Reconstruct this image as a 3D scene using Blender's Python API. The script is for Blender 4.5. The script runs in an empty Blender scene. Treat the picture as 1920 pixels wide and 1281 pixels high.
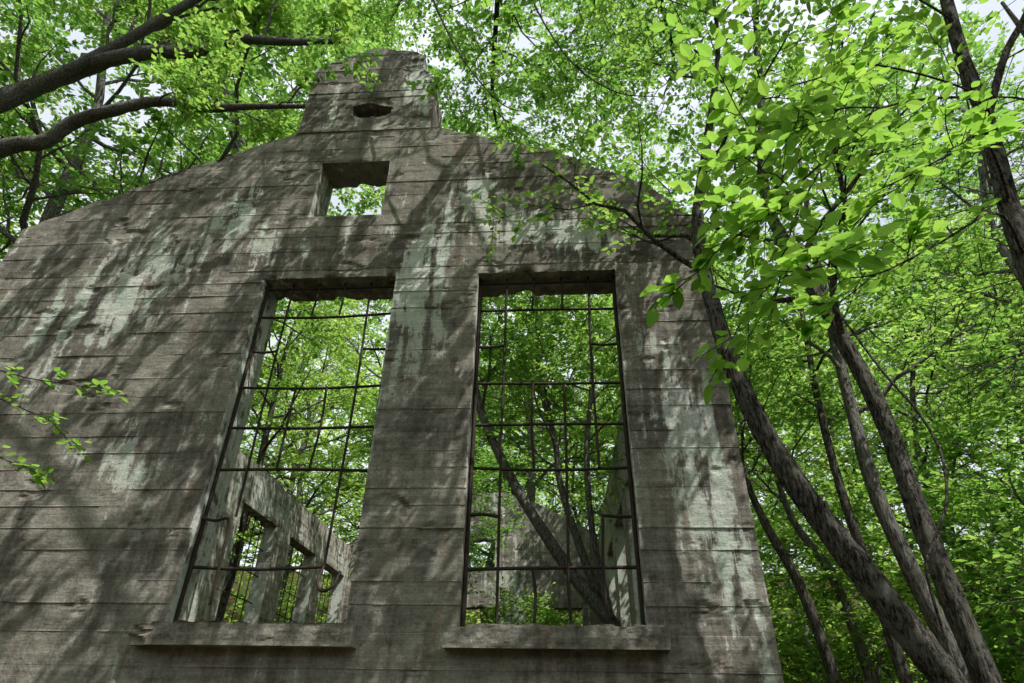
import bpy, math, numpy as np
from mathutils import Vector, Matrix
sc=bpy.context.scene
COL=sc.collection
# ------------------------------------------------------------------ helpers
def hash_tab(seed): return np.random.default_rng(seed).random((256,256))
def vnoise(x,y,seed=0):
    T=hash_tab(seed); xi=np.floor(x).astype(int); yi=np.floor(y).astype(int)
    fx=x-xi; fy=y-yi; fx=fx*fx*(3-2*fx); fy=fy*fy*(3-2*fy)
    a=T[xi%256,yi%256];b=T[(xi+1)%256,yi%256];c=T[xi%256,(yi+1)%256];d=T[(xi+1)%256,(yi+1)%256]
    return (a*(1-fx)+b*fx)*(1-fy)+(c*(1-fx)+d*fx)*fy
def fbm(x,y,seed=0,o=4):
    r=0;a=.5;s=0
    for i in range(o):
        r=r+a*vnoise(x*2**i+17*i,y*2**i+31*i,seed+i); s+=a; a*=.5
    return r/s
def mk_mesh(name,V,facesets,mats,fattr=None,pattr=None,smooth=False):
    """facesets: list of (F,k) int arrays with a material index"""
    me=bpy.data.meshes.new(name)
    V=np.asarray(V,dtype=np.float32)
    me.vertices.add(len(V)); me.vertices.foreach_set('co',V.ravel())
    idx=np.concatenate([f.ravel() for f,m in facesets]).astype(np.int32)
    tot=np.concatenate([np.full(len(f),f.shape[1]) for f,m in facesets]).astype(np.int32)
    start=np.concatenate([[0],np.cumsum(tot)[:-1]]).astype(np.int32)
    mi=np.concatenate([np.full(len(f),m) for f,m in facesets]).astype(np.int32)
    me.loops.add(len(idx)); me.loops.foreach_set('vertex_index',idx)
    me.polygons.add(len(tot)); me.polygons.foreach_set('loop_start',start)
    try: me.polygons.foreach_set('loop_total',tot)
    except Exception: pass
    me.polygons.foreach_set('material_index',mi)
    me.polygons.foreach_set('use_smooth',np.full(len(tot),smooth))
    for m in mats: me.materials.append(m)
    me.update(calc_edges=True)
    for n,a in (fattr or {}).items():
        at=me.attributes.new(n,'FLOAT','FACE'); at.data.foreach_set('value',np.asarray(a,dtype=np.float32))
    for n,a in (pattr or {}).items():
        at=me.attributes.new(n,'FLOAT','POINT'); at.data.foreach_set('value',np.asarray(a,dtype=np.float32))
    return me
def obj(name,me,parent=None,loc=(0,0,0),rot=(0,0,0)):
    o=bpy.data.objects.new(name,me); COL.objects.link(o)
    o.location=loc; o.rotation_euler=rot
    if parent is not None: o.parent=parent
    return o
def empty(name,loc,label,cat,group=None):
    o=bpy.data.objects.new(name,None); COL.objects.link(o); o.location=loc
    o.empty_display_size=.3
    o['label']=label;o['category']=cat
    if group:o['group']=group
    return o
# ------------------------------------------------------------------ materials
class NT:
    def __init__(s,name):
        s.m=bpy.data.materials.new(name); s.m.use_nodes=True; s.t=s.m.node_tree; s.t.nodes.clear()
        s.out=s.n('ShaderNodeOutputMaterial')
    def n(s,t,**k):
        x=s.t.nodes.new(t)
        for a,b in k.items(): setattr(x,a,b)
        return x
    def l(s,a,b): s.t.links.new(a,b)
    def noise(s,vec,scale,detail=4,rough=.6):
        x=s.n('ShaderNodeTexNoise'); x.inputs['Scale'].default_value=scale; x.inputs['Detail'].default_value=detail; x.inputs['Roughness'].default_value=rough
        s.l(vec,x.inputs['Vector']); return x.outputs['Fac']
    def mapping(s,vec,sc_):
        x=s.n('ShaderNodeMapping'); x.inputs['Scale'].default_value=sc_; s.l(vec,x.inputs['Vector']); return x.outputs['Vector']
    def ramp(s,f,els):
        x=s.n('ShaderNodeValToRGB'); s.l(f,x.inputs['Fac']); e=x.color_ramp.elements
        while len(e)<len(els): e.new(.5)
        for a,(p,c) in zip(e,els): a.position=p; a.color=(c if isinstance(c,tuple) else (c,c,c))+(1,)
        return x.outputs['Color']
    def mix(s,f,a,b,mode='MIX'):
        x=s.n('ShaderNodeMix',data_type='RGBA',blend_type=mode)
        if isinstance(f,float): x.inputs[0].default_value=f
        else: s.l(f,x.inputs[0])
        for i,v in ((6,a),(7,b)):
            if isinstance(v,tuple): x.inputs[i].default_value=v+(1,)
            else: s.l(v,x.inputs[i])
        return x.outputs[2]
    def math(s,op,a,b=0.):
        x=s.n('ShaderNodeMath',operation=op)
        for i,v in ((0,a),(1,b)):
            if isinstance(v,(int,float)): x.inputs[i].default_value=v
            else: s.l(v,x.inputs[i])
        return x.outputs[0]
    def bump(s,h,strength,dist,prev=None):
        x=s.n('ShaderNodeBump'); x.inputs['Strength'].default_value=strength; x.inputs['Distance'].default_value=dist
        s.l(h,x.inputs['Height'])
        if prev is not None: s.l(prev,x.inputs['Normal'])
        return x.outputs['Normal']
def concrete(name,tone=1.0,dark=.5):
    N=NT(name); g=N.n('ShaderNodeNewGeometry').outputs['Position']
    big=N.noise(g,.9,3); mid=N.noise(g,5,5,.68); fine=N.noise(g,34,3,.7)
    drip=N.noise(N.mapping(g,(3.6,3.6,.42)),1.8,5,.68)
    hor=N.noise(N.mapping(g,(.6,.6,16)),1.5,3,.7)
    st=N.n('ShaderNodeAttribute',attribute_name='stain').outputs['Fac']
    bd=N.n('ShaderNodeAttribute',attribute_name='board').outputs['Fac']
    sm=N.n('ShaderNodeAttribute',attribute_name='seam').outputs['Fac']
    t=tone
    base=N.ramp(mid,[(.28,(.064*t,.058*t,.049*t)),(.5,(.120*t,.112*t,.097*t)),(.75,(.182*t,.172*t,.152*t))])
    base=N.mix(.6,base,N.ramp(hor,[(.3,.6),(.7,1.3)]),'MULTIPLY')
    base=N.mix(.8,base,N.ramp(bd,[(0.,.74),(1.,1.22)]),'MULTIPLY')
    moss=N.ramp(N.math('ADD',N.math('MULTIPLY',big,.65),N.math('MULTIPLY',mid,.35)),[(.48,0.),(.62,.45)])
    base=N.mix(moss,base,(.078*t,.083*t,.060*t))
    dk=N.ramp(N.math('ADD',N.math('MULTIPLY',drip,.5),N.math('ADD',N.math('MULTIPLY',big,.35),N.math('MULTIPLY',mid,.15))),[(.43,1.),(.52,0.)])
    base=N.mix(N.math('MULTIPLY',dk,dark),base,(.045,.041,.034))
    rust=N.ramp(N.noise(N.mapping(g,(2.6,2.6,.5)),1.3,4,.7),[(.61,0.),(.71,.4)])
    base=N.mix(rust,base,(.23,.135,.075))
    s=N.math('ADD',st,N.math('MULTIPLY',N.math('SUBTRACT',drip,.5),3.0))
    s=N.math('ADD',s,N.math('MULTIPLY',N.math('SUBTRACT',mid,.5),1.9))
    pm=N.ramp(s,[(.38,0.),(.48,.65),(.75,1.)])
    pale=N.ramp(big,[(.38,(.58,.60,.56)),(.5,(.43,.485,.41)),(.62,(.57,.57,.52))])
    base=N.mix(pm,base,pale)
    base=N.mix(.55,base,N.ramp(fine,[(.3,.55),(.7,1.35)]),'MULTIPLY')
    base=N.mix(N.math('MULTIPLY',sm,.5),base,(.028,.025,.021))
    h=N.math('ADD',N.math('MULTIPLY',fine,.4),N.math('ADD',N.math('MULTIPLY',mid,.6),N.math('MULTIPLY',hor,.3)))
    nb=N.bump(h,.5,.03)
    b=N.n('ShaderNodeBsdfDiffuse')
    N.l(base,b.inputs['Color']); N.l(nb,b.inputs['Normal']); N.l(b.outputs[0],N.out.inputs[0])
    return N.m
def leafmat(name,cols,trans,mixf=.62):
    N=NT(name); a=N.n('ShaderNodeAttribute',attribute_name='tint').outputs['Fac']
    oi=N.n('ShaderNodeObjectInfo').outputs['Random']
    f=N.math('ADD',N.math('MULTIPLY',a,.6),N.math('MULTIPLY',oi,.4))
    c=N.ramp(f,[(0.,cols[0]),(.5,cols[1]),(1.,cols[2])])
    tc=N.ramp(f,[(0.,trans[0]),(.5,trans[1]),(1.,trans[2])])
    d=N.n('ShaderNodeBsdfDiffuse'); N.l(c,d.inputs[0])
    tr=N.n('ShaderNodeBsdfTranslucent'); N.l(tc,tr.inputs[0])
    m=N.n('ShaderNodeMixShader'); m.inputs[0].default_value=mixf; N.l(d.outputs[0],m.inputs[1]); N.l(tr.outputs[0],m.inputs[2])
    N.l(m.outputs[0],N.out.inputs[0]); return N.m
def barkmat(name,c0,c1,c2):
    N=NT(name); o=N.n('ShaderNodeTexCoord').outputs['Object']
    g=N.mapping(o,(18,18,3.2)); a=N.noise(g,2.4,5,.8); b2=N.noise(o,1.6,3)
    c=N.ramp(a,[(.41,c0),(.5,c1),(.58,c2)])
    lich=N.ramp(N.noise(o,8,4,.7),[(.50,0.),(.60,.8)])
    c=N.mix(N.math('MULTIPLY',lich,N.ramp(b2,[(.4,.2),(.6,1.)])),c,(.25,.26,.21))
    b=N.n('ShaderNodeBsdfDiffuse')
    N.l(c,b.inputs['Color']); N.l(N.bump(a,1.,.09),b.inputs['Normal']); N.l(b.outputs[0],N.out.inputs[0]); return N.m
CON=concrete('weathered_concrete',2.2); CON2=concrete('pale_interior_concrete',3.1,.3)
LEAF=leafmat('leaf_green',((.022,.065,.014),(.052,.120,.022),(.11,.17,.03)),((.10,.29,.045),(.33,.57,.09),(.64,.81,.18)),.64)
LEAFN=leafmat('leaf_fresh_green',((.030,.080,.016),(.050,.12,.022),(.08,.15,.03)),((.18,.40,.05),(.30,.54,.07),(.44,.66,.10)),.68)
NEED=leafmat('needle_green',((.012,.035,.012),(.02,.05,.016),(.03,.07,.02)),((.03,.09,.02),(.05,.13,.03),(.07,.16,.04)),.35)
BARK=barkmat('dark_bark',(.026,.023,.019),(.105,.096,.082),(.26,.245,.215))
BARKP=barkmat('grey_bark',(.07,.065,.055),(.21,.20,.178),(.40,.385,.35))
def iron():
    N=NT('rusty_iron'); o=N.n('ShaderNodeTexCoord').outputs['Object']
    c=N.ramp(N.noise(o,14,3,.7),[(.35,(.016,.013,.012)),(.6,(.045,.028,.02)),(.8,(.10,.055,.035))])
    b=N.n('ShaderNodeBsdfPrincipled'); b.inputs['Roughness'].default_value=.75; b.inputs['Metallic'].default_value=.3
    N.l(c,b.inputs['Base Color']); N.l(b.outputs[0],N.out.inputs[0]); return N.m
IRON=iron()
def groundm():
    N=NT('forest_floor'); g=N.n('ShaderNodeNewGeometry').outputs['Position']
    c=N.ramp(N.noise(g,3,6,.75),[(.3,(.03,.022,.013)),(.5,(.07,.052,.03)),(.62,(.035,.06,.018)),(.8,(.05,.10,.025))])
    b=N.n('ShaderNodeBsdfDiffuse')
    N.l(c,b.inputs['Color']); N.l(b.outputs[0],N.out.inputs[0]); return N.m
# ------------------------------------------------------------------ camera
cd=bpy.data.cameras.new('camera');co=bpy.data.objects.new('camera',cd);COL.objects.link(co);sc.camera=co
R=Matrix(((0.9978,0.0207,0.0634),(0.0647,-0.5322,-0.8441),(0.0163,0.8464,-0.5324)))
co.location=(0,0,1.6); co.rotation_euler=R.to_euler()
cd.sensor_width=36; cd.lens=22.03; cd.clip_start=.05; cd.clip_end=600
# ------------------------------------------------------------------ light
w=bpy.data.worlds.new('World');sc.world=w;w.use_nodes=True;nt=w.node_tree;nt.nodes.clear()
d=Vector((-.54,.43,-1)).normalized()
sky=nt.nodes.new('ShaderNodeTexSky');sky.sky_type='NISHITA';sky.sun_disc=False
sky.sun_elevation=math.asin(-d.z);sky.sun_rotation=math.atan2(-d.x,-d.y);sky.dust_density=3;sky.air_density=1.2
tc=nt.nodes.new('ShaderNodeTexCoord');nz=nt.nodes.new('ShaderNodeTexNoise');nz.inputs['Scale'].default_value=2.5;nz.inputs['Detail'].default_value=5
nt.links.new(tc.outputs['Generated'],nz.inputs['Vector'])
cr=nt.nodes.new('ShaderNodeValToRGB');cr.color_ramp.elements[0].position=.3;cr.color_ramp.elements[1].position=.6
cr.color_ramp.elements[0].color=(.45,.45,.45,1)
nt.links.new(nz.outputs['Fac'],cr.inputs['Fac'])
mx=nt.nodes.new('ShaderNodeMix');mx.data_type='RGBA';nt.links.new(cr.outputs[0],mx.inputs[0]);nt.links.new(sky.outputs[0],mx.inputs[6]);mx.inputs[7].default_value=(7.2,7.6,8.2,1)
bg=nt.nodes.new('ShaderNodeBackground');bg.inputs['Strength'].default_value=.15
ou=nt.nodes.new('ShaderNodeOutputWorld');nt.links.new(mx.outputs[2],bg.inputs[0]);nt.links.new(bg.outputs[0],ou.inputs[0])
sl=bpy.data.lights.new('sun','SUN');sl.energy=5;sl.angle=math.radians(.35);sl.color=(1,.955,.91)
so=bpy.data.objects.new('sun',sl);COL.objects.link(so);so.rotation_euler=d.to_track_quat('-Z','Y').to_euler();so.location=(9,-4,30)
sc.view_settings.view_transform='Standard';sc.view_settings.look='None';sc.view_settings.exposure=0
# ------------------------------------------------------------------ ground
def terr(x,y):
    r=np.maximum(0,np.hypot(x+2,y-12)-20)
    return np.minimum(r*.33,20)
gx=np.linspace(-260,260,131);gy=np.linspace(-200,320,131)
X,Y=np.meshgrid(gx,gy,indexing='ij');Z=terr(X,Y)+.25*fbm(X*.3,Y*.3,3)-.15
n=131;I=np.arange(n*n).reshape(n,n)
F=np.stack([I[:-1,:-1],I[1:,:-1],I[1:,1:],I[:-1,1:]],-1).reshape(-1,4)
g=obj('ground',mk_mesh('ground',np.stack([X,Y,Z],-1).reshape(-1,3),[(F,0)],[groundm()],smooth=True));g['kind']='structure'
# ------------------------------------------------------------------ concrete walls
def lines(a,b,step,extra=()):
    v=np.concatenate([np.arange(a,b,step),[b],list(extra)]); v=np.unique(np.round(v,4)); v=v[(v>=a)&(v<=b)]
    keep=[v[0]]; ex=set(np.round(list(extra)+[a,b],4))
    for q in v[1:]:
        if q-keep[-1]<step*.3:
            if q in ex and keep[-1] not in ex: keep[-1]=q
            elif q in ex: keep.append(q)
            continue
        keep.append(q)
    return np.array(keep)
def wall(x0,x1,z0,z1,T,step,roof=None,holes=(),seed=0,stains=(),amp=1.,ell=None,stainbase=.0,rag=.05):
    rng=np.random.default_rng(seed)
    e=[z0]; 
    while e[-1]<z1: e.append(e[-1]+rng.uniform(.15,.32))
    e=np.array(e[1:])
    xs=lines(x0,x1,step,[h[0] for h in holes]+[h[1] for h in holes])
    zex=[h[2] for h in holes]+[h[3] for h in holes]
    zs=lines(z0,z1,step*.8,zex)
    if step<.05:
        zs=np.unique(np.round(np.concatenate([zs,e-.007,e,e+.007]),4)); zs=zs[(zs>=z0)&(zs<=z1)]
    X,Z0=np.meshgrid(xs,zs,indexing='ij'); Z=Z0.copy()
    if roof is not None:
        rt=roof(xs); Z=np.minimum(Z,rt[:,None])
        top=np.minimum(rt[:-1],rt[1:])
    cx=(xs[:-1]+xs[1:])/2; cz=(zs[:-1]+zs[1:])/2
    CX,CZ=np.meshgrid(cx,cz,indexing='ij'); keep=np.ones_like(CX,bool)
    for h in holes: keep&=~((CX>h[0])&(CX<h[1])&(CZ>h[2])&(CZ<h[3]))
    if ell is not None:
        for (ex,ez,ra,rb) in ell:
            q=np.abs((CX-ex)/ra)**3+np.abs((CZ-ez)/rb)**3+ 1.3*(fbm(CX*5+3,CZ*7,seed+6)-.5)*2
            keep&=~(q<1)
    if roof is not None: keep&=(zs[None,:-1]<top[:,None]-.002)
    bi=np.searchsorted(e,Z0-.0001)
    boff=rng.uniform(-1,1,len(e)+2)[np.minimum(bi,len(e)+1)]
    near=np.min(np.abs(Z0[...,None]-e[None,None,:]),-1); ni=np.argmin(np.abs(Z0[...,None]-e[None,None,:]),-1)
    sel=(vnoise(X*1.1,ni*3.1,seed+9)>.42)
    fin=np.exp(-(near/.006)**2)*sel
    seam=np.exp(-(near/.007)**2)*np.clip((vnoise(X*1.5+5,ni*2.7,seed+10)-.42)*3,0,1)
    disp=amp*(boff*.004+fin*(.003+.013*vnoise(X*3,ni*2.3,seed+2)**2)+.010*(fbm(X*1.6,Z0*2.0,seed+3)-.5)+.011*(fbm(X*9,Z0*16,seed+4)-.5))
    sp=fbm(X*2.4,Z0*4.3,seed+11); disp=disp-amp*.022*np.clip((sp-.67)*12,0,1)
    stain=np.full_like(X,stainbase)
    stain+=.7*(fbm(X*.55,Z0*.35,seed+21)-.5)
    for (a,b,ra,rb,s) in stains:
        stain+=s*np.exp(-(((X-a)/ra)**2+((Z0-b)/rb)**2))
    for h in holes:
        on=((np.abs(X-h[0])<.002)|(np.abs(X-h[1])<.002))&(Z0>h[2])&(Z0<h[3]); stain=np.where(on,stain+.5,stain); seam=np.where(on,0,seam); boff=np.where(on,.6,boff)
    wx=.012*(fbm(X*4,Z0*4,seed+31)-.5)*amp; wz=0*X
    for h in holes:
        m=np.exp(-np.abs(Z0-h[3])/.05)*(X>h[0]-.05)*(X<h[1]+.05); chip=np.clip(fbm(X*3.3,Z0*0,seed+33)-.52,0,1)*2+.15*(fbm(X*13,Z0*0,seed+35)-.5)
        wz=wz+m*rag*amp*chip*1.6; disp=disp-amp*m*rag*np.clip(chip*3,0,1)
    VF=np.stack([X+wx,-disp,Z+wz],-1).reshape(-1,3)
    VB=np.stack([X+wx,T+disp*.5,Z+wz],-1).reshape(-1,3)
    nx,nz=X.shape; I=np.arange(nx*nz).reshape(nx,nz)
    q=np.stack([I[:-1,:-1],I[1:,:-1],I[1:,1:],I[:-1,1:]],-1)[keep]
    nv=nx*nz; K=np.pad(keep,1)
    faces=[q,q[:,::-1]+nv]
    ii,jj=np.nonzero(keep)
    def side(mask,a,b): 
        if mask.any(): faces.append(np.stack([b[mask],a[mask],a[mask]+nv,b[mask]+nv],-1))
    a=I[ii,jj];b_=I[ii+1,jj];c=I[ii+1,jj+1];dd=I[ii,jj+1]
    side(~K[ii+1,jj],a,b_); side(~K[ii+2,jj+1],b_,c); side(~K[ii+1,jj+2],c,dd); side(~K[ii,jj+1],dd,a)
    V=np.concatenate([VF,VB]); F=np.concatenate(faces)
    dd2=lambda q:np.concatenate([q.ravel()]*2)
    used=np.unique(F); rem=np.full(len(V),-1); rem[used]=np.arange(len(used))
    return V[used],rem[F],dd2(stain)[used],dd2((boff+1)/2)[used],dd2(seam)[used]
def xf(w_,loc,rz):
    V=w_[0]; c,si=math.cos(rz),math.sin(rz)
    return (V@np.array([[c,si,0],[-si,c,0],[0,0,1]])+np.array(loc),)+tuple(w_[1:])
def joinw(ws):
    Vs=[];Fs=[];o=0
    for q in ws: Vs.append(q[0]);Fs.append(q[1]+o);o+=len(q[0])
    return (np.concatenate(Vs),np.concatenate(Fs))+tuple(np.concatenate([q[k] for q in ws]) for k in (2,3,4))
def wmesh(name,w_,mat):
    V,F,s,b,m=w_; return mk_mesh(name,V,[(F,0)],[mat],pattr={'stain':s,'board':b,'seam':m})
BL=Vector((-2.7,6,0))
bld=empty('ruined_building',BL,'roofless board-formed concrete ruin with chimney gable and tall windows','ruin')
def bpart(name,me,label=None,parent=None,loc=(0,0,0)):
    o=obj(name,me,parent or bld,loc)
    if parent is None: o.location=Vector(loc)-BL
    if label:o['label']=label
    return o
rx=[-7.6,-7.26,-7.22,-3.67,-1.65,.02,1.25,1.60,1.85]
rz=[6.60,6.85,7.40,9.15,9.13,8.53,7.84,7.46,7.10]
def roofA(x): return np.interp(x,rx,rz)+.07*(fbm(x*2.5,x*0,41)-.5)+.05*(vnoise(np.floor(x*5),x*0,42)-.5)
LW=(-3.58,-1.90,2.41,6.38); RW=(-.88,.78,2.41,6.38); AW=(-3.20,-2.225,7.42,8.45)
stA=[(-1.62,6.4,.35,1.1,.8),(-.25,7.1,.8,.42,.9),(-.95,7.9,.3,.5,.75),(1.02,5.0,.4,1.3,.6),(1.62,2.8,.22,1.3,.6),(1.4,4.6,.3,.8,.55),(1.3,3.6,.35,.6,.4),(.5,6.9,.5,.3,.55),
     (-4.2,7.6,.35,.6,.7),(-5.2,6.7,.9,.8,.6),(-5.9,5.9,1.2,.55,.6),(-4.8,4.05,.6,.4,.7),(-4.3,3.8,.3,.25,.5),(-3.6,6.9,.4,.5,.4),(-1.5,5.2,.25,.6,.4),(-6.0,4.8,.5,.6,.45)]
bpart('gable_wall',wmesh('gable_wall',wall(-7.6,1.85,-.3,9.3,.49,.030,roofA,[LW,RW,AW],1,stA,1.,stainbase=-.12,rag=.09),CON),'board-marked gable wall with lime stains',loc=(0,6,0))
def rc(px,pz,s):
    return lambda x: np.interp(x,px,pz)+.08*(fbm(x*5,x*0,s)-.5)
ch=[xf(wall(-3.69,-1.71,9.10,11.3,.24,.03,rc([-3.69,-3.45,-3.0,-2.85,-2.1,-1.93,-1.90,-1.71],[10.58,10.80,11.06,11.15,10.98,10.86,10.50,10.22],51),(),52,[(-3.1,9.3,.5,.5,.3),(-1.95,10.0,.2,.6,.6)],1.3,[(-2.66,9.55,.30,.15)]),(0,5.985,0),0),
    xf(wall(0,.42,9.16,11.3,.22,.05,rc([0,.42],[10.5,10.55],53),(),54,(),1.2),(-3.68,6.62,0),-math.pi/2),
    xf(wall(0,.42,9.16,11.3,.22,.05,rc([0,.2,.42],[10.1,10.15,10.2],55),(),56,(),1.2),(-1.72,6.2,0),math.pi/2),
    xf(wall(-3.68,-1.72,9.16,11.3,.2,.06,rc([-3.68,-2.7,-1.72],[10.4,10.7,10.0],57),(),58,(),1.2),(0,6.615,0),0),
    xf(wall(-3.3,-2.0,9.17,10.3,.15,.08,rc([-3.3,-2.0],[10.2,10.1],59),(),60,(),1.,stainbase=-1),(0,6.40,0),0)]  # inner plate added behind the hole to keep it dark
bpart('chimney',wmesh('chimney',joinw(ch),CON),'broken concrete chimney with ragged hole')
def rs(v,s): return lambda x: v+.10*(fbm(x*2,x*0,s)-.5)
sh=[(a,a+1.95,1.75,5.85) for a in (.9,3.75,6.6,9.45,12.2)]
def clip(h,L): return [(a,min(b,L-.35),c,d_) for a,b,c,d_ in h]
bpart('side_wall',wmesh('side_wall',xf(wall(0,14.5,-.3,7.0,.35,.07,rs(6.8,61),clip(sh,14.5),62,[(7,6.2,8,.5,.3)],.6,stainbase=.1),(-6.81,6.5,0),math.pi/2),CON2),'pale side wall with a row of openings')
bpart('side_wall',wmesh('side_wall',xf(wall(0,14.5,-.3,7.6,.45,.07,rs(7.3,63),clip([(14.5-a[1],14.5-a[0],a[2],a[3]) for a in sh if a[1]<14],14.5),64,[(11,6.0,5,1.2,.3)],.6,stainbase=.1),(1.395,21,0),-math.pi/2),CON2),'pale side wall with a row of openings')
RW2=[(-3.6,-1.92,1.75,5.0),(-.78,.78,1.75,5.0),(-3.0,-2.0,6.1,7.1)]
bpart('rear_gable_wall',wmesh('rear_gable_wall',wall(-7.26,1.84,-.3,9.2,.45,.07,lambda x:np.interp(x,rx,rz)-.5+.2*(fbm(x*2,x*0,65)-.5),RW2,66,[(-1.3,4.5,.6,2,.6)],.8),CON),loc=(0,21,0))
# ------------------------------------------------------------------ tubes
def cat(P,m):
    P=np.asarray(P,float); n=len(P)
    if n==2: return P[0]+(P[1]-P[0])*np.linspace(0,1,m)[:,None]
    Q=np.concatenate([[2*P[0]-P[1]],P,[2*P[-1]-P[-2]]]); t=np.linspace(0,n-1-1e-6,m); i=t.astype(int); f=(t-i)[:,None]
    a,b,c,e=Q[i],Q[i+1],Q[i+2],Q[i+3]
    return .5*((2*b)+(-a+c)*f+(2*a-5*b+4*c-e)*f**2+(-a+3*b-3*c+e)*f**3)
def tube(P,R,k,rng=None,rough=0):
    P=np.asarray(P,float);R=np.asarray(R,float)
    T=np.gradient(P,axis=0); T/=np.linalg.norm(T,axis=1)[:,None]+1e-9
    m=T.mean(0); ref=np.eye(3)[np.argmin(np.abs(m))]
    n1=np.cross(T,ref); n1/=np.linalg.norm(n1,axis=1)[:,None]; n2=np.cross(T,n1)
    a=np.linspace(0,2*math.pi,k,endpoint=False)
    RR=R[:,None]*np.ones(k)
    if rough and rng is not None: RR=RR*(1+rough*(rng.random((1,k))-.5)*1.2+rough*(rng.random(RR.shape)-.5))
    V=P[:,None]+RR[...,None]*(np.cos(a)[None,:,None]*n1[:,None]+np.sin(a)[None,:,None]*n2[:,None])
    I=np.arange(len(P)*k).reshape(len(P),k); J=np.roll(I,-1,1)
    F=np.stack([I[:-1],J[:-1],J[1:],I[1:]],-1).reshape(-1,4)
    return V.reshape(-1,3),F
def tubes_mesh(name,L,mat,smooth=True):
    Vs=[];Fs=[];o=0
    for V,F in L: Vs.append(V);Fs.append(F+o);o+=len(V)
    return mk_mesh(name,np.concatenate(Vs),[(np.concatenate(Fs),0)],[mat],smooth=smooth)
# ------------------------------------------------------------------ windows
rngw=np.random.default_rng(5)
def window(h,verts,hors,extra,label):
    x0,x1,z0,z1=h; wd=(x1-x0); row=.48; zb=2.446
    yb=6.13
    def bar(pts,r=.012,k=6): fr_=cat(pts,max(2,len(pts)*4)); return tube(fr_,np.full(len(fr_),r),k)
    e=.015
    frame=[bar([(x0+e,yb,z0),(x0+e+.01,yb+.01,(z0+z1)/2),(x0+e,yb,z1)],.022),bar([(x1-e,yb,z0),(x1-e-.008,yb,(z0+z1)/2),(x1-e,yb,z1)],.022),
           bar([(x0,yb,z1-.07),(x1,yb,z1-.07)],.02)]
    wo=bpart('window',tubes_mesh('window',frame,IRON),label)
    gr=[]
    def X(k): return x0+wd*k/5
    def Zr(r): return zb-.03 if r==0 else min(zb+row*r*1.03,z1)
    for k,a,b in verts:
        j=rngw.uniform(-.016,.016,2); gr.append(bar([(X(k)+j[0],yb,Zr(a)),(X(k)+rngw.uniform(-.035,.035),yb+rngw.uniform(-.01,.02),Zr((a+b)/2)),(X(k)+j[1],yb,Zr(b))],.0145))
    for r,a,b in hors:
        gr.append(bar([(X(a),yb+.014,Zr(r)+rngw.uniform(-.012,.012)),(X((a+b)/2),yb+.014+rngw.uniform(0,.02),Zr(r)+rngw.uniform(-.022,.022)),(X(b),yb+.014,Zr(r)+rngw.uniform(-.012,.012))],.0175))
    for p in extra: gr.append(bar(p,.016))
    obj('grille',tubes_mesh('grille',gr,IRON),wo)
    return wo
lx=lambda k:-3.58+1.68*k/5
wl=window(LW,[(1,2,8.2),(2,3,5),(2,7,8.2),(3,3,5),(3,7,8.2),(4,1,8.2)],[(1,0,4),(3,0,5),(4,0,5),(5,0,5),(6,0,1),(6,4,5),(7,0,5)],
 [[(lx(0),6.12,3.42),(lx(.5),6.08,3.38),(lx(.85),6.1,3.40),(lx(.95),6.1,3.2),(lx(.93),6.12,2.6)],
  [(lx(4),6.13,2.95),(lx(4.0),6.03,2.80),(lx(4.2),5.98,2.70),(lx(4.5),5.98,2.74),(lx(4.62),6.02,2.88)]],'tall window opening with bent rusty grille')
wr=window(RW,[(1,0,8.2),(2,0,1),(2,3,5),(2,7,8.2),(3,0,1),(3,1,5),(3,7,8.2),(4,3,8.2),(4,0,2)],[(1,0,5),(2,0,1),(2,4,5),(3,0,5),(4,0,5),(5,0,5),(6,0,1),(6,4,5),(7,0,5)],[],'tall window opening with rusty iron grille')
def sill(a,b,par,seed,brk):
    top=lambda x: 2.425-.03*vnoise(x*9,x*0,seed)-brk*np.clip(1-(x-a)/.22,0,1)
    wv=wall(a,b,2.225,2.43,.17,.022,top,(),seed,(),2.2,stainbase=-.25)
    o=obj('sill',wmesh('sill',xf(wv,(0,5.835,0),0),CON),par); return o
sill(-3.80,-1.76,wl,71,0.02); sill(-.98,.94,wr,72,.10)
def sgr(xp,a0,a1,z0,z1):
    L=[]
    for i in range(1,5):
        yy=a0+(a1-a0)*i/5; L.append(tube(np.array([(xp,yy,z0),(xp+.01,yy,z1)]),[.014,.014],5))
    for j in range(1,7):
        zz=z0+(z1-z0)*j/7; L.append(tube(np.array([(xp,a0,zz),(xp,a1,zz)]),[.014,.014],5))
    bpart('grille',tubes_mesh('grille',L,IRON))
for a in sh: sgr(-7.05,6.5+a[0],6.5+min(a[1],14.1),1.75,5.85)
# ------------------------------------------------------------------ trees
KITE=(np.array([(0,0,0),(.42,.30,.0),(1,0,-.04),(.42,-.30,0)]),[[0,1,2,3]])
HEX=(np.array([(0,0,0),(.22,.22,.03),(.6,.24,.02),(1,0,-.06),(.6,-.24,.02),(.22,-.22,.03)]),[[0,1,2,3,4,5]])
def ovate():
    t=np.array([0,.06,.14,.23,.33,.44,.55,.66,.76,.86,.94,1.0]); wv=.30*np.sin(math.pi*t**.82)**.85; wv[0]=0;wv[-1]=0
    V=[];F=[]
    for i in range(12): V.append((t[i],0,-.05*t[i]**2))
    for sgn in (1,-1):
        b=len(V)
        for i in range(1,11):
            wob=1+.05*(1 if i%2 else -1)
            V.append((t[i]+.015,sgn*wv[i]*wob,.06*wv[i]/.3-.05*t[i]**2))
        F.append([0,1,b] if sgn<0 else [0,b,1])
        for i in range(1,10):
            f=[i,i+1,b+i,b+i-1]; F.append(f if sgn<0 else f[::-1])
        F.append([10,11,b+9] if sgn<0 else [10,b+9,11])
    return np.array(V),F
OV=ovate()
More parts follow.
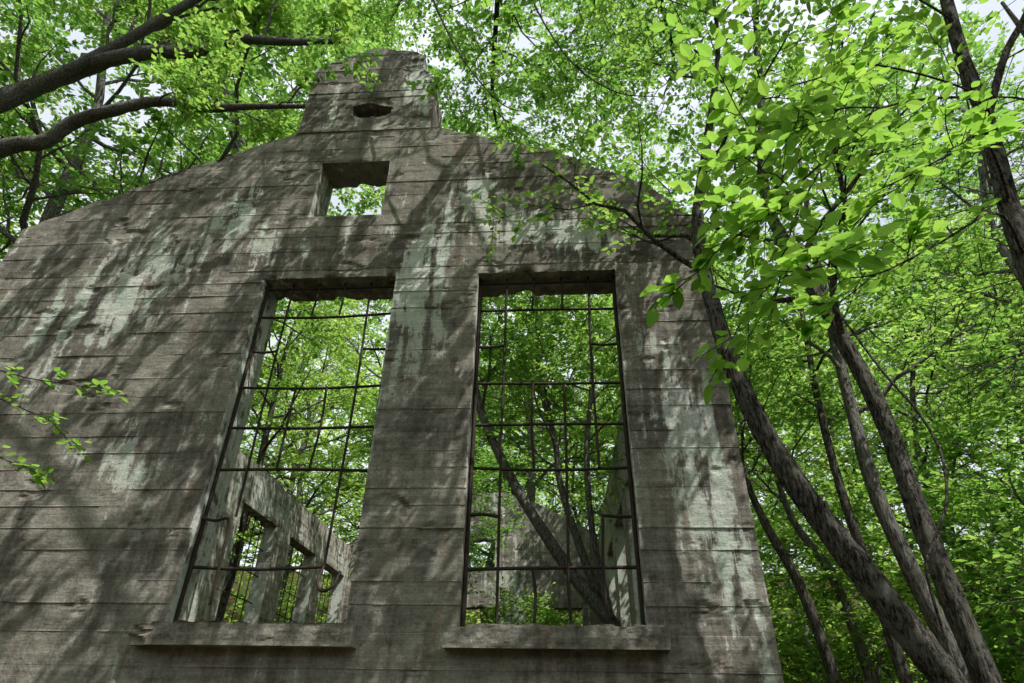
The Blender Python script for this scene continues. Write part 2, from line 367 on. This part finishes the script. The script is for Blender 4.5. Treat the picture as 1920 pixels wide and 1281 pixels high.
NDL=(np.array([(0,0,0),(.5,.055,0),(1,0,0),(.5,-.055,0)]),[[0,1,2,3]])
def nrm(a): return a/(np.linalg.norm(a,axis=-1,keepdims=True)+1e-9)
class Tree:
    def __init__(s,seed): s.r=np.random.default_rng(seed); s.w=[]; s.S=[];s.Dd=[];s.L=[]
    def limb(s,P,R,m=None,k=8,rough=0.):
        m=m or max(6,len(P)*4); P=cat(P,m); R=np.interp(np.linspace(0,1,m),np.linspace(0,1,len(R)),R)
        s.w.append(tube(P,R,k,s.r,rough)); return P,R
    def sprout(s,PR,n,t0,t1,ln,ang,up,rr=.55,k=5,az=None,flat=1.,m=7,droop=.0):
        P,R=PR; out=[]; N=len(P)-1; r=s.r; a=r.uniform(0,6.28) if az is None else az
        for i in range(n):
            t=t0+(t1-t0)*(i+r.random()*.8)/n; q=t*N; j=min(int(q),N-1); p=P[j]+(P[j+1]-P[j])*(q-j); T=nrm(P[j+1]-P[j])
            a+=2.4+r.uniform(-.5,.5)
            u=nrm(np.cross(T,(0.03,.02,1.))); v=np.cross(u,T)
            perp=nrm(math.cos(a)*u+math.sin(a)*v*flat)
            A=ang*r.uniform(.8,1.2); dr=nrm(T*math.cos(A)+perp*math.sin(A)+np.array((0,0,up)))
            L=(ln(t) if callable(ln) else ln)*r.uniform(.7,1.15)
            st=np.linspace(0,1,m)[:,None]; bend=nrm(r.normal(size=3))*L*.12
            path=p+dr*L*st+bend*st**2*r.uniform(.2,1)+np.array((0,0,-droop*L))*st**2+np.concatenate([np.zeros((1,3)),r.normal(size=(m-1,3))*L*.018])
            r0=min(np.interp(t,np.linspace(0,1,N+1),R)*rr,L*.022+.004)
            RR=np.linspace(r0,max(r0*.25,.003),m); s.w.append(tube(path,RR,k)); out.append((path,RR))
        return out
    def twigs(s,PR,n,ln,ang=.9,up=.05,t0=.15):
        P,R=PR; r=s.r; N=len(P)-1; t=np.clip(t0+(1-t0)*(np.arange(n)+r.random(n))/n,0,.999)*N; j=t.astype(int)
        p=P[j]+(P[j+1]-P[j])*(t-j)[:,None]; T=nrm(P[j+1]-P[j]); side=nrm(np.cross(T,(0,0,1.)+r.normal(size=(n,3))*.25))*np.where(np.arange(n)%2,1,-1)[:,None]
        D_=nrm(T*math.cos(ang)+side*math.sin(ang)+np.array((0,0,up))+r.normal(size=(n,3))*.18)
        s.S.append(p);s.Dd.append(D_);s.L.append(ln*r.uniform(.6,1.2,n))
        s.S.append(P[-2:-1]);s.Dd.append(nrm(P[-1:]-P[-2:-1]));s.L.append(np.array([ln*.8]))
    def finish(s,name,nper,ll,tmpl,lmat,bmat,lang=.9,tilt=.35,droop=.15,tw=.005,spread=1.):
        r=s.r; S=np.concatenate(s.S);Dv=np.concatenate(s.Dd);L=np.concatenate(s.L); n=len(S)
        E=S+Dv*L[:,None]
        rr=tw
        u=nrm(np.cross(Dv,(.1,.2,1.)));v=np.cross(Dv,u)
        ring=[]
        for c0,c,q in ((S,0,1.),(E,0,.5)):
            for a in (0,2.094,4.189): ring.append(c0+(u*math.cos(a)+v*math.sin(a))*rr*q)
        VT=np.stack(ring,1).reshape(-1,3); b=np.arange(n)[:,None]*6
        FT=np.concatenate([b+np.array([i,(i+1)%3,3+(i+1)%3,3+i]) for i in range(3)])
        N=n*nper; i=np.repeat(np.arange(n),nper); k=np.tile(np.arange(nper),n)
        t=(k+.4+r.random(N)*.5)/nper; t=.1+.92*t
        D_=Dv[i]; p=S[i]+D_*(L[i]*t)[:,None]
        p=p+r.normal(size=(N,3))*(.015*spread)
        side=nrm(np.cross(D_,(0,0,1.)+r.normal(size=(N,3))*.2))*np.where(k%2,1,-1)[:,None]
        last=(k==nper-1)[:,None]
        la=lang*np.where(last,.15,1.)
        l=nrm(D_*np.cos(la)+side*np.sin(la)+r.normal(size=(N,3))*.22-np.array((0,0,droop)))
        nn=np.array((0,0,1.))+r.normal(size=(N,3))*tilt; wv=nrm(np.cross(nn,l)); nn=np.cross(l,wv)
        LL=ll*r.uniform(.65,1.2,N)
        tv,tf=tmpl
        V=p[:,None]+LL[:,None,None]*(tv[None,:,0:1]*l[:,None]+tv[None,:,1:2]*wv[:,None]+tv[None,:,2:3]*nn[:,None])
        nvt=len(tv); base=(np.arange(N)*nvt)[:,None]+len(VT)
        sets=[(FT,1)]; tint=[np.zeros(len(FT))]; tl=np.clip(r.normal(.47,.20,N)+np.repeat(r.uniform(-.12,.12,n),nper),0,1)
        for kk in sorted({len(f) for f in tf}):
            fs=[f for f in tf if len(f)==kk]
            FF=np.concatenate([base+np.array(f) for f in fs]); sets.append((FF,0)); tint.append(np.tile(tl,len(fs)))
        crown=mk_mesh(name+'_crown',np.concatenate([VT,V.reshape(-1,3)]),sets,[lmat,bmat],fattr={'tint':np.concatenate(tint)})
        trunk=tubes_mesh(name+'_trunk',s.w,bmat)
        return trunk,crown
TREES='forest trees around the ruin'
def put(meshes,loc,label,name='tree',group=None,cat='tree',scale=1.,rot=0.):
    e=empty(name,loc,label,cat,group); e.scale=(scale,)*3; e.rotation_euler=(0,0,rot)
    obj('trunk',meshes[0],e); obj('crown',meshes[1],e); return e
def arche(seed,H,r0,cb,spread,nl,nb,nt,nper,ll,tmpl,bmat,lean=.03):
    t=Tree(seed); r=t.r
    P=[(0,0,-.3)]
    for i in range(1,7): P.append((r.normal()*lean*H*i/6,r.normal()*lean*H*i/6,H*i/6))
    tr=t.limb(P,[r0*1.35,r0,r0*.85,r0*.7,r0*.5,r0*.3,r0*.1],30,10,.08)
    def ln(q):
        u=(q-cb)/(1-cb); return spread*(.35+.75*math.sin(math.pi*min(1,(u*.8+.2))**.9))*(1-.25*u)
    for lb in t.sprout(tr,nl,cb,.98,ln,1.15,.22,.5,6,droop=-.06):
        t.twigs(lb,5,.6,t0=.45)
        for b in t.sprout(lb,nb,.2,.97,lambda q:ln(.6)*.42*(1.15-.6*q),.85,.05,.6,4,flat=.5,m=5,droop=.08):
            t.twigs(b,nt,.62)
    return t.finish('tree',nper,ll,tmpl,LEAF,bmat)
A1=arche(101,18,.18,.28,4.6,20,8,7,10,.165,KITE,BARK)
A2=arche(102,22,.22,.34,5.2,23,8,7,10,.175,KITE,BARKP)
A3=arche(103,14,.13,.22,4.0,18,7,7,10,.155,KITE,BARK)
A4=arche(104,5.5,.05,.08,2.0,16,5,6,9,.14,KITE,BARKP,.06)
rg=np.random.default_rng(77)
def P_(a,x,y,s=1.,lab='tall leafy maple in the dense woods beside the ruin',nm='maple_tree',grp=TREES):
    put(a,(x,y,float(terr(np.array(x),np.array(y)))),lab,nm,grp,'tree',s*rg.uniform(.92,1.08),rg.uniform(0,6.28))
for a,x,y,s in ((A3,9.6,15.5,1),(A2,13,14.5,1),(A1,5,19.5,1),(A1,15,18,1),(A2,7,26,1),(A1,12.5,27,1),(A2,20,22,1),(A1,22,29,1),(A2,3.5,25.5,1),
   (A2,-9.4,13.2,1.12),(A2,-13,11.8,1.2),(A2,-13.5,17,1.1),(A1,-9.8,19,1),(A1,-18,12,1.2),(A2,-18,20,1),(A2,-11,25,1),(A2,-20,28,1),
   (A2,-5.5,24.5,1),(A2,-1,25,1),(A1,-7.5,29,1),(A2,-3,30,1),(A1,1.5,30,1),(A2,5.5,33,1),(A2,-14,33,1),(A2,12,34,1),(A1,20,36,1),
   (A1,-11,-3,1),(A2,-4.5,-8,.85),(A1,2.5,-9,.9),(A2,9,-7.5,.85),(A1,-15,-9,1),(A1,-16,3,1)):  # those behind the camera are unseen, added to cut skylight on the wall
    P_(a,x,y,s)
P_(A3,-3.2,18.0,.75,'young maple growing inside the roofless ruin')
for x,y,s in ((5.5,12.5,1),(7.2,9.8,1),(4.2,15,1),(8.5,13,1),(6,17,1),(10,11.5,1),(9.5,16,1),(12,14,1),(3.6,20,1),(11,21,1),(14,19,1),(-9,24,1),(0,24.5,1),(13,10,1),(-9.5,9.5,1),(19,14,1),(-.9,16.8,.85),(6.6,14.5,1)):
    P_(A4,x,y,s,'leafy understorey sapling on the forest floor','sapling','understorey saplings')
def special(name,label,build,leafargs,bmat=BARK,lmat=LEAF,base=(0,0,0),group=None,cat_='tree',**kw):
    t=Tree(sum(map(ord,label))%997); build(t,np.array(base,float)); m=t.finish(name,*leafargs,lmat,bmat,**kw)
    return put(m,base,label,name,group,cat_)
def L_(b,pts): return [tuple(np.array(p)-b) for p in pts]
def bA(t,b):
    q=t.limb(L_(b,[(3.42,5.15,-.2),(3.1,5.2,.95),(2.76,5.2,1.9),(2.56,5.2,2.31),(2.3,5.25,2.86),(2.01,5.3,3.53),(1.8,5.35,4.28),(1.68,5.4,5.21),(1.66,5.4,6.44),(1.9,5.3,7.6),(2.3,5.2,9.4),(2.4,5,11.0)]),[.145,.125,.115,.11,.105,.098,.088,.078,.065,.05,.03,.015],110,20,.14)
    for lb in t.sprout(q,7,.66,.98,2.0,1.0,.15,.5,6):
        t.twigs(lb,4,.5)
        for b2 in t.sprout(lb,4,.2,.95,1.0,.8,.05,.6,4,flat=.5,m=5): t.twigs(b2,6,.5)
special('leaning_tree','dark-barked tree leaning and curving against the ruin corner',bA,(9,.10,HEX),base=(3.42,5.15,0))
def bB(t,b):
    q=t.limb(L_(b,[(3.95,6.45,-.2),(3.76,6.5,1.98),(3.71,6.6,3.33),(3.76,6.8,4.84),(3.64,7,6.24),(3.37,7.3,8.59),(3.82,7.5,11.18),(4.44,7.7,14.9),(4.95,7.8,18.5)]),[.14,.115,.11,.105,.095,.085,.075,.055,.03],90,18,.12)
    for lb in t.sprout(q,13,.45,.98,3.4,1.0,.2,.5,6):
        t.twigs(lb,5,.6)
        for b2 in t.sprout(lb,6,.2,.95,1.5,.8,.05,.6,4,flat=.5,m=5): t.twigs(b2,7,.6)
special('maple_tree','tall slender tree with scaly grey-brown bark',bB,(10,.13,KITE),base=(3.95,6.45,0),group=TREES)
def mkslim(pts,rad,base,label,bm=BARK,nn=8,t0=.6):
    def f(t,b):
        q=t.limb(L_(b,pts),rad,50,12,.1)
        for lb in t.sprout(q,nn,t0,.98,2.4,1.,.2,.5,5):
            t.twigs(lb,5,.6)
            for b2 in t.sprout(lb,5,.2,.95,1.1,.8,.05,.6,4,flat=.5,m=5): t.twigs(b2,6,.6)
    special('slender_tree',label,f,(9,.13,KITE),bmat=bm,base=base,group='slender trunks beside the ruin')
mkslim([(5.15,9,-.2),(4.92,9,2.35),(4.7,9,3.61),(4.6,9.1,4.83),(4.75,9.3,6.72),(5.01,9.5,9.36),(5.46,9.8,12.3)],[.14,.12,.115,.105,.09,.07,.04],(5.15,9,0),'slender tree with pale grey bark',BARKP)
mkslim([(4.8,10,-.2),(4.72,10,2),(4.64,10,3.53),(4.54,10,4.89),(4.55,10,6.49),(4.76,10.2,8.14),(5.09,10.5,10.64)],[.10,.085,.08,.07,.06,.05,.03],(4.8,10,0),'thin dark tree among the woods')
mkslim([(4.3,11,-.2),(4.16,11,2.29),(3.94,11,3.72),(3.61,11,4.67),(3.41,11,5.52),(3.3,11,7)],[.11,.09,.08,.07,.05,.03],(4.3,11,0),'crooked thin tree among the woods',t0=.75)
mkslim([(5.3,12,-.2),(5.13,12,2.35),(4.89,12,4.10),(4.39,12,5.25),(4.2,12,7.5)],[.11,.10,.09,.06,.03],(5.3,12,0),'crooked thin tree with pale bark',BARKP,t0=.75)
def bG(t,b):
    t.limb(L_(b,[(-15.6,8,-.3),(-15.3,8,4),(-15.0,8,8),(-14.4,8,11.0)]),[.52,.45,.42,.35],20,14,.08)
    g1=t.limb(L_(b,[(-14.4,8,10.9),(-11.86,8,13.09),(-10.58,8.05,14.12),(-9.7,7.9,14.3),(-8.86,8,14.62),(-7.9,8.1,14.7),(-6.95,8,14.93),(-5.8,8,14.75),(-4.3,7.9,14.5)]),[.28,.22,.195,.175,.155,.135,.115,.09,.05],70,14,.2)
    g2=t.limb(L_(b,[(-15.0,8,8),(-13.57,8,9.87),(-11.11,8,11.52),(-10.4,8.1,11.8),(-9.83,8,12.29),(-8.9,7.9,12.5),(-8.16,8,12.83),(-7.1,8.05,12.6),(-6.11,8,12.52),(-4.5,8,12.42)]),[.21,.175,.15,.14,.13,.115,.10,.085,.065,.035],70,14,.2)
    g3=t.limb(L_(b,[(-11.4,8,13.4),(-9.64,7.8,14.64),(-8.45,7.6,15.56),(-7.2,7.4,16.6)]),[.14,.12,.10,.05],16,10,.08)
    g4=t.limb(L_(b,[(-14.4,8,10.9),(-14.8,7.5,14),(-14,7,18)]),[.3,.2,.06],16,10,.05)
    for g,n,u,l,a in ((g1,8,1.6,2.6,.25),(g2,4,.5,1.3,.6),(g3,8,.9,2.6,.3),(g4,8,.6,2.6,.4)):
        for lb in t.sprout(g,n,a,.99,l,1.,u,.4,5):
            t.twigs(lb,3,.6,t0=.6)
            for b2 in t.sprout(lb,6,.5,.95,l*.45,.8,.1,.6,4,flat=.5,m=5): t.twigs(b2,7,.6)
special('old_maple_tree','big old maple with heavy arching limbs over the roofline',bG,(10,.14,KITE),base=(-15.6,8,0),bmat=BARKP)
def bI(t,b):
    t.limb(L_(b,[(1.1,13,-.2),(1.15,13,1.5),(1.06,13,3.47)]),[.14,.13,.12],10,10,.08)
    s1=t.limb(L_(b,[(1.06,13,3.4),(.18,13,4.5),(-.92,13,6.27),(-1.76,13,8.21),(-2.05,13,10.15),(-2.5,13,12.57),(-3.7,12.8,15.2),(-5.0,12.4,17.6)]),[.13,.12,.105,.09,.07,.05,.04,.02],40,10,.1)
    s2=t.limb(L_(b,[(.95,13.1,3.5),(.41,13.1,5.13),(.11,13.1,6.26),(.02,13.1,7.25),(-.33,13.1,8.89),(-.4,13,11.5),(-.8,12.6,16.5)]),[.09,.08,.07,.065,.05,.04,.02],34,8,.08)
    s3=t.limb(L_(b,[(1.0,12.9,3.5),(.74,12.9,5.13),(.71,12.9,6.86),(.93,12.9,8.87),(1.0,13,11.5),(1.5,12.6,16)]),[.08,.07,.065,.05,.04,.02],34,8,.08)
    for g,n,a in ((s1,20,.36),(s2,17,.36),(s3,17,.36)):
        for lb in t.sprout(g,n,a,.99,2.3,1.,.12,.5,5):
            t.twigs(lb,5,.55)
            for b2 in t.sprout(lb,5,.15,.95,1.1,.8,.02,.6,4,flat=.5,m=5): t.twigs(b2,6,.55)
special('multi_stem_tree','leaning multi-stemmed tree growing inside the ruin',bI,(9,.15,KITE),base=(1.1,13,0),bmat=BARKP)
def bE(t,b):
    e=t.limb(L_(b,[(2.8,3.6,-.2),(2.9,3.6,1.2),(3.08,3.6,2.69),(3.31,3.6,4.54),(3.56,3.6,5.88),(3.7,3.6,6.88),(3.96,3.6,8.21),(4.15,3.6,9.29),(4.3,3.4,11)]),[.085,.078,.073,.068,.06,.055,.047,.04,.025],60,14,.12)
    e2=t.limb(L_(b,[(3.56,3.6,5.88),(3.94,3.5,6.63),(4.29,3.4,7.16),(4.9,3.2,8.4)]),[.035,.03,.026,.015],12,8,.05)
    J=[[(3.5,3.6,5.6),(3.01,3,5.39),(1.92,2.45,4.68),(1.35,2.2,4.0),(1.04,2.1,3.65),(.86,2.05,3.45),(.74,2,3.34)],
       [(1.35,2.2,4.0),(1.08,2.1,3.55),(.95,2.05,3.25),(.85,2.0,3.02)],
       [(1.92,2.45,4.68),(1.45,2.2,4.35),(1.1,2.1,4.0),(.84,2,3.82)],
       [(3.5,3.6,5.7),(3.01,3,5.45),(2.0,2.5,5.15),(1.5,2.3,4.75),(1.1,2.2,4.5)],
       [(3.3,3.6,4.5),(2.73,3,4.34),(2.1,2.75,3.9),(1.65,2.6,3.6),(1.35,2.5,3.5)],
       [(3.8,3.6,7.3),(2.42,2.5,5.95),(1.68,2,5.3),(1.2,1.8,4.95),(.8,1.75,4.72)],
       [(3.4,3.6,5.0),(2.9,3.0,4.9),(2.4,2.6,4.5),(1.9,2.4,4.1),(1.55,2.3,3.85)]]
    for i,j in enumerate(J):
        q=t.limb(L_(b,j),[.012,.007,.005,.003] if i not in (1,2) else [.005,.0035,.002],24,6)
        t.twigs(q,9,.24,.8,.0,t0=.3)
        for s_ in t.sprout(q,(7,4,6,5,3,3,5)[i],.25,.9,.44,.8,.05,.6,4,flat=.2,m=6,droop=.03): t.twigs(s_,4,.21,.7,.0)
    for g in (e,e2):
        for lb in t.sprout(g,5,.7,.98,1.4,1.,.3,.4,5):
            t.twigs(lb,4,.4)
            for b2 in t.sprout(lb,3,.2,.95,.7,.8,.02,.6,4,flat=.4,m=5): t.twigs(b2,4,.35)
special('beech_tree','dark thin tree with hanging sprays of large serrated leaves',bE,(6,.082,OV,),lmat=LEAFN,base=(2.8,3.6,0),tw=.003,tilt=.25,droop=.04)
def bK(t,b):
    q=t.limb(L_(b,[(-3.5,2.5,-.1),(-3.45,2.5,1.5),(-3.4,2.5,2.8),(-3.5,2.5,4.2)]),[.03,.025,.02,.008],16,8)
    for j in ([(-3.4,2.5,2.95),(-2.87,2.5,3.09),(-2.51,2.5,3.02),(-2.26,2.5,2.98),(-2.08,2.5,2.94)],[(-3.4,2.5,2.8),(-2.79,2.5,2.94),(-2.43,2.5,2.84),(-2.28,2.5,2.77),(-2.15,2.5,2.66)],[(-3.4,2.5,2.4),(-2.63,2.5,2.61),(-2.4,2.5,2.59),(-2.25,2.5,2.53)]):
        p=t.limb(L_(b,j),[.006,.003,.0015],16,5); t.twigs(p,8,.10,.8,.0,t0=.3)
special('sapling','thin sapling with small bright leafy twigs beside the wall',bK,(5,.045,OV),lmat=LEAFN,base=(-3.5,2.5,0),group='understorey saplings',tw=.002)
def bH(t,b):
    q=t.limb(L_(b,[(9,7.5,-.3),(9,7.5,5),(9.05,7.5,10),(9,7.5,14)]),[.2,.16,.11,.03],20,10,.08)
    js=[[(9,7.5,8.6),(7.08,7,8.3),(5.86,7,8.05),(4.73,7,7.6)],[(9,7.5,6.8),(6.6,6.3,6.4),(5.6,6,6.15),(4.29,6,5.8)],[(9,7.5,5.6),(6.6,6.5,5.4),(5.22,6,5.18),(3.9,6,4.7)],[(9,7.5,7.6),(7,6,7.3),(5.6,5.4,7.1),(4.9,5.2,6.7)]]
    for j in js:
        p=t.limb(L_(b,j),[.03,.018,.010,.004],14,6)
        for s_ in t.sprout(p,14,.2,.98,1.0,.9,.0,.6,3,flat=.15,m=5,droop=.2): t.twigs(s_,12,.22,.8,-.05)
    for s2 in t.sprout(q,14,.35,.95,2.0,1.3,.05,.4,4,m=6,droop=.1):
        for s_ in t.sprout(s2,7,.2,.98,.8,.9,.0,.6,3,flat=.15,m=4,droop=.2): t.twigs(s_,8,.24,.8,-.05)
special('hemlock_tree','dark hemlock with flat drooping feathery sprays',bH,(8,.06,NDL,),lmat=NEED,base=(9,7.5,0))
def bHg(t,b):
    q=t.limb(L_(b,[(3.4,-1.5,-.2),(3.3,-1.3,5),(2.6,0,9.5),(1.2,2.5,12.3),(-.6,4.4,13.8),(-2.6,6.8,15.3),(-4,9,17)]),[.24,.20,.16,.11,.08,.05,.02],40,12,.08)
    q4=t.limb(L_(b,[(1.2,2.5,12.3),(1.4,5,14),(1.2,8,16),(.6,10,17.5)]),[.08,.07,.05,.02],20,8,.08)
    q6=t.limb(L_(b,[(-.6,4.4,13.8),(-.9,6.6,13.4),(-1.2,8.8,13.6),(-1.2,11,14.6)]),[.06,.05,.04,.02],20,8,.08)
    q7=t.limb(L_(b,[(1.4,5,14),(2.2,6.8,13.6),(2.8,8.6,14.2),(3,10.5,15.6)]),[.06,.05,.04,.02],20,8,.08)
    hs=[[(-1.6,4.8,13.8),(-1.88,5.2,11.99),(-1.31,5.2,9.92),(-.65,5.2,8.6),(-.2,5.2,8.3)],[(-.3,4.2,13.4),(-.34,5.2,11.82),(.2,5.2,9.66),(.83,5.2,8.7),(1.5,5.2,8.5)],[(-3,5.3,14.2),(-3.48,5.2,12.16),(-3.14,5.2,10.6),(-2.95,5.2,9.9)]]
    for j in hs:
        p=t.limb(L_(b,j),[.022,.016,.011,.004],20,6)
        for s_ in t.sprout(p,7,.15,.98,.8,.9,.05,.6,4,flat=.6,m=6): t.twigs(s_,5,.34)
    for g,n,a,l in ((q,8,.62,2.2),(q4,15,.15,2.4),(q6,15,.2,2.2),(q7,12,.2,2.2)):
      for lb in t.sprout(g,n,a,.98,l,1.,.1,.4,5):
        t.twigs(lb,4,.5)
        for b2 in t.sprout(lb,6,.15,.95,1.2,.8,.02,.6,4,flat=.5,m=5): t.twigs(b2,6,.5)
special('overhanging_maple_tree','tall maple with thin branches drooping over the gable',bHg,(9,.12,KITE),base=(3.4,-1.5,0))
def bSh(t,b):
    q=t.limb(L_(b,[(5.2,-3.2,-.2),(5.0,-2.8,4),(4.2,-1.2,7.4),(3.2,.6,9.0)]),[.26,.22,.17,.13],30,12,.08)
    l1=t.limb(L_(b,[(3.2,.6,9.0),(1.4,2.2,9.9),(-.8,2.9,10.5),(-3.0,3.3,10.9),(-4.6,3.4,11.3)]),[.08,.06,.04,.03,.015],30,8,.08)
    l2=t.limb(L_(b,[(3.2,.6,9.0),(3.2,2.2,10.6),(2.6,3.4,11.8),(1.2,4.0,12.8)]),[.07,.05,.03,.015],20,8,.08)
    l3=t.limb(L_(b,[(1.6,2.0,9.8),(-.6,1.7,9.4),(-2.6,1.7,9.2),(-4.4,1.9,9.2)]),[.05,.04,.03,.015],20,8,.08)
    l4=t.limb(L_(b,[(4.2,-1.2,7.4),(5.0,.8,9.0),(5.2,2.4,10.2),(4.6,3.6,11.2)]),[.07,.05,.03,.015],20,8,.08)
    for g,n,a in ((l1,19,.1),(l2,9,.25),(l3,14,.15),(l4,9,.3)):
      for lb in t.sprout(g,n,a,.98,1.9,1.15,.0,.22,5,flat=.25):
        t.twigs(lb,18,.26,ang=1.15,t0=.1,up=0)
special('added_dapple_tree','tall maple with flat layered sprays shading the ruin front',bSh,(11,.15,KITE),base=(5.2,-3.2,0),tilt=.12,droop=.0)  # out-of-view tree, added so its gaps break the sun into streaks
vt=cat([(3.2,6.9,8.2),(3.45,6.6,6.4),(3.63,6.3,5.13),(3.8,6.2,4.55),(3.82,6.1,4.04),(3.65,6,3.52),(3.4,6,3.13),(3.26,6,2.85),(3.3,6.1,2.0)],40)
v=obj('hanging_vine',tubes_mesh('hanging_vine',[tube(vt,np.full(40,.014),6)],BARK));v['label']='thin dark woody vine hanging in a loose curve';v['category']='vine'
# far woods
r=np.random.default_rng(9)
nc=3600; th=r.uniform(-1.45,1.45,nc); rad=r.uniform(34,56,nc); cx=rad*np.sin(th)-2; cy=rad*np.cos(th)+6
cz=terr(cx,cy)+r.uniform(0,23,nc)
m=34; c=np.repeat(np.stack([cx,cy,cz],-1),m,0)+r.normal(size=(nc*m,3))*np.array((1.4,1.4,.8))
l=nrm(r.normal(size=c.shape)*np.array((1,1,.35))); wv=nrm(np.cross(np.array((0,0,1.))+r.normal(size=c.shape)*.5,l))
LL=r.uniform(.3,.55,len(c))[:,None,None]; tv=KITE[0]
V=c[:,None]+LL*(tv[None,:,0:1]*l[:,None]+tv[None,:,1:2]*wv[:,None])
ct=np.repeat(r.uniform(-.2,.25,nc),m)
fw=obj('distant_forest',mk_mesh('distant_forest',V.reshape(-1,3),[(np.arange(len(c)*4).reshape(-1,4),0)],[LEAF],fattr={'tint':np.clip(r.normal(.5,.2,len(c))+ct,0,1)}));fw['kind']='stuff';fw['label']='far dense green deciduous woods';fw['category']='forest'
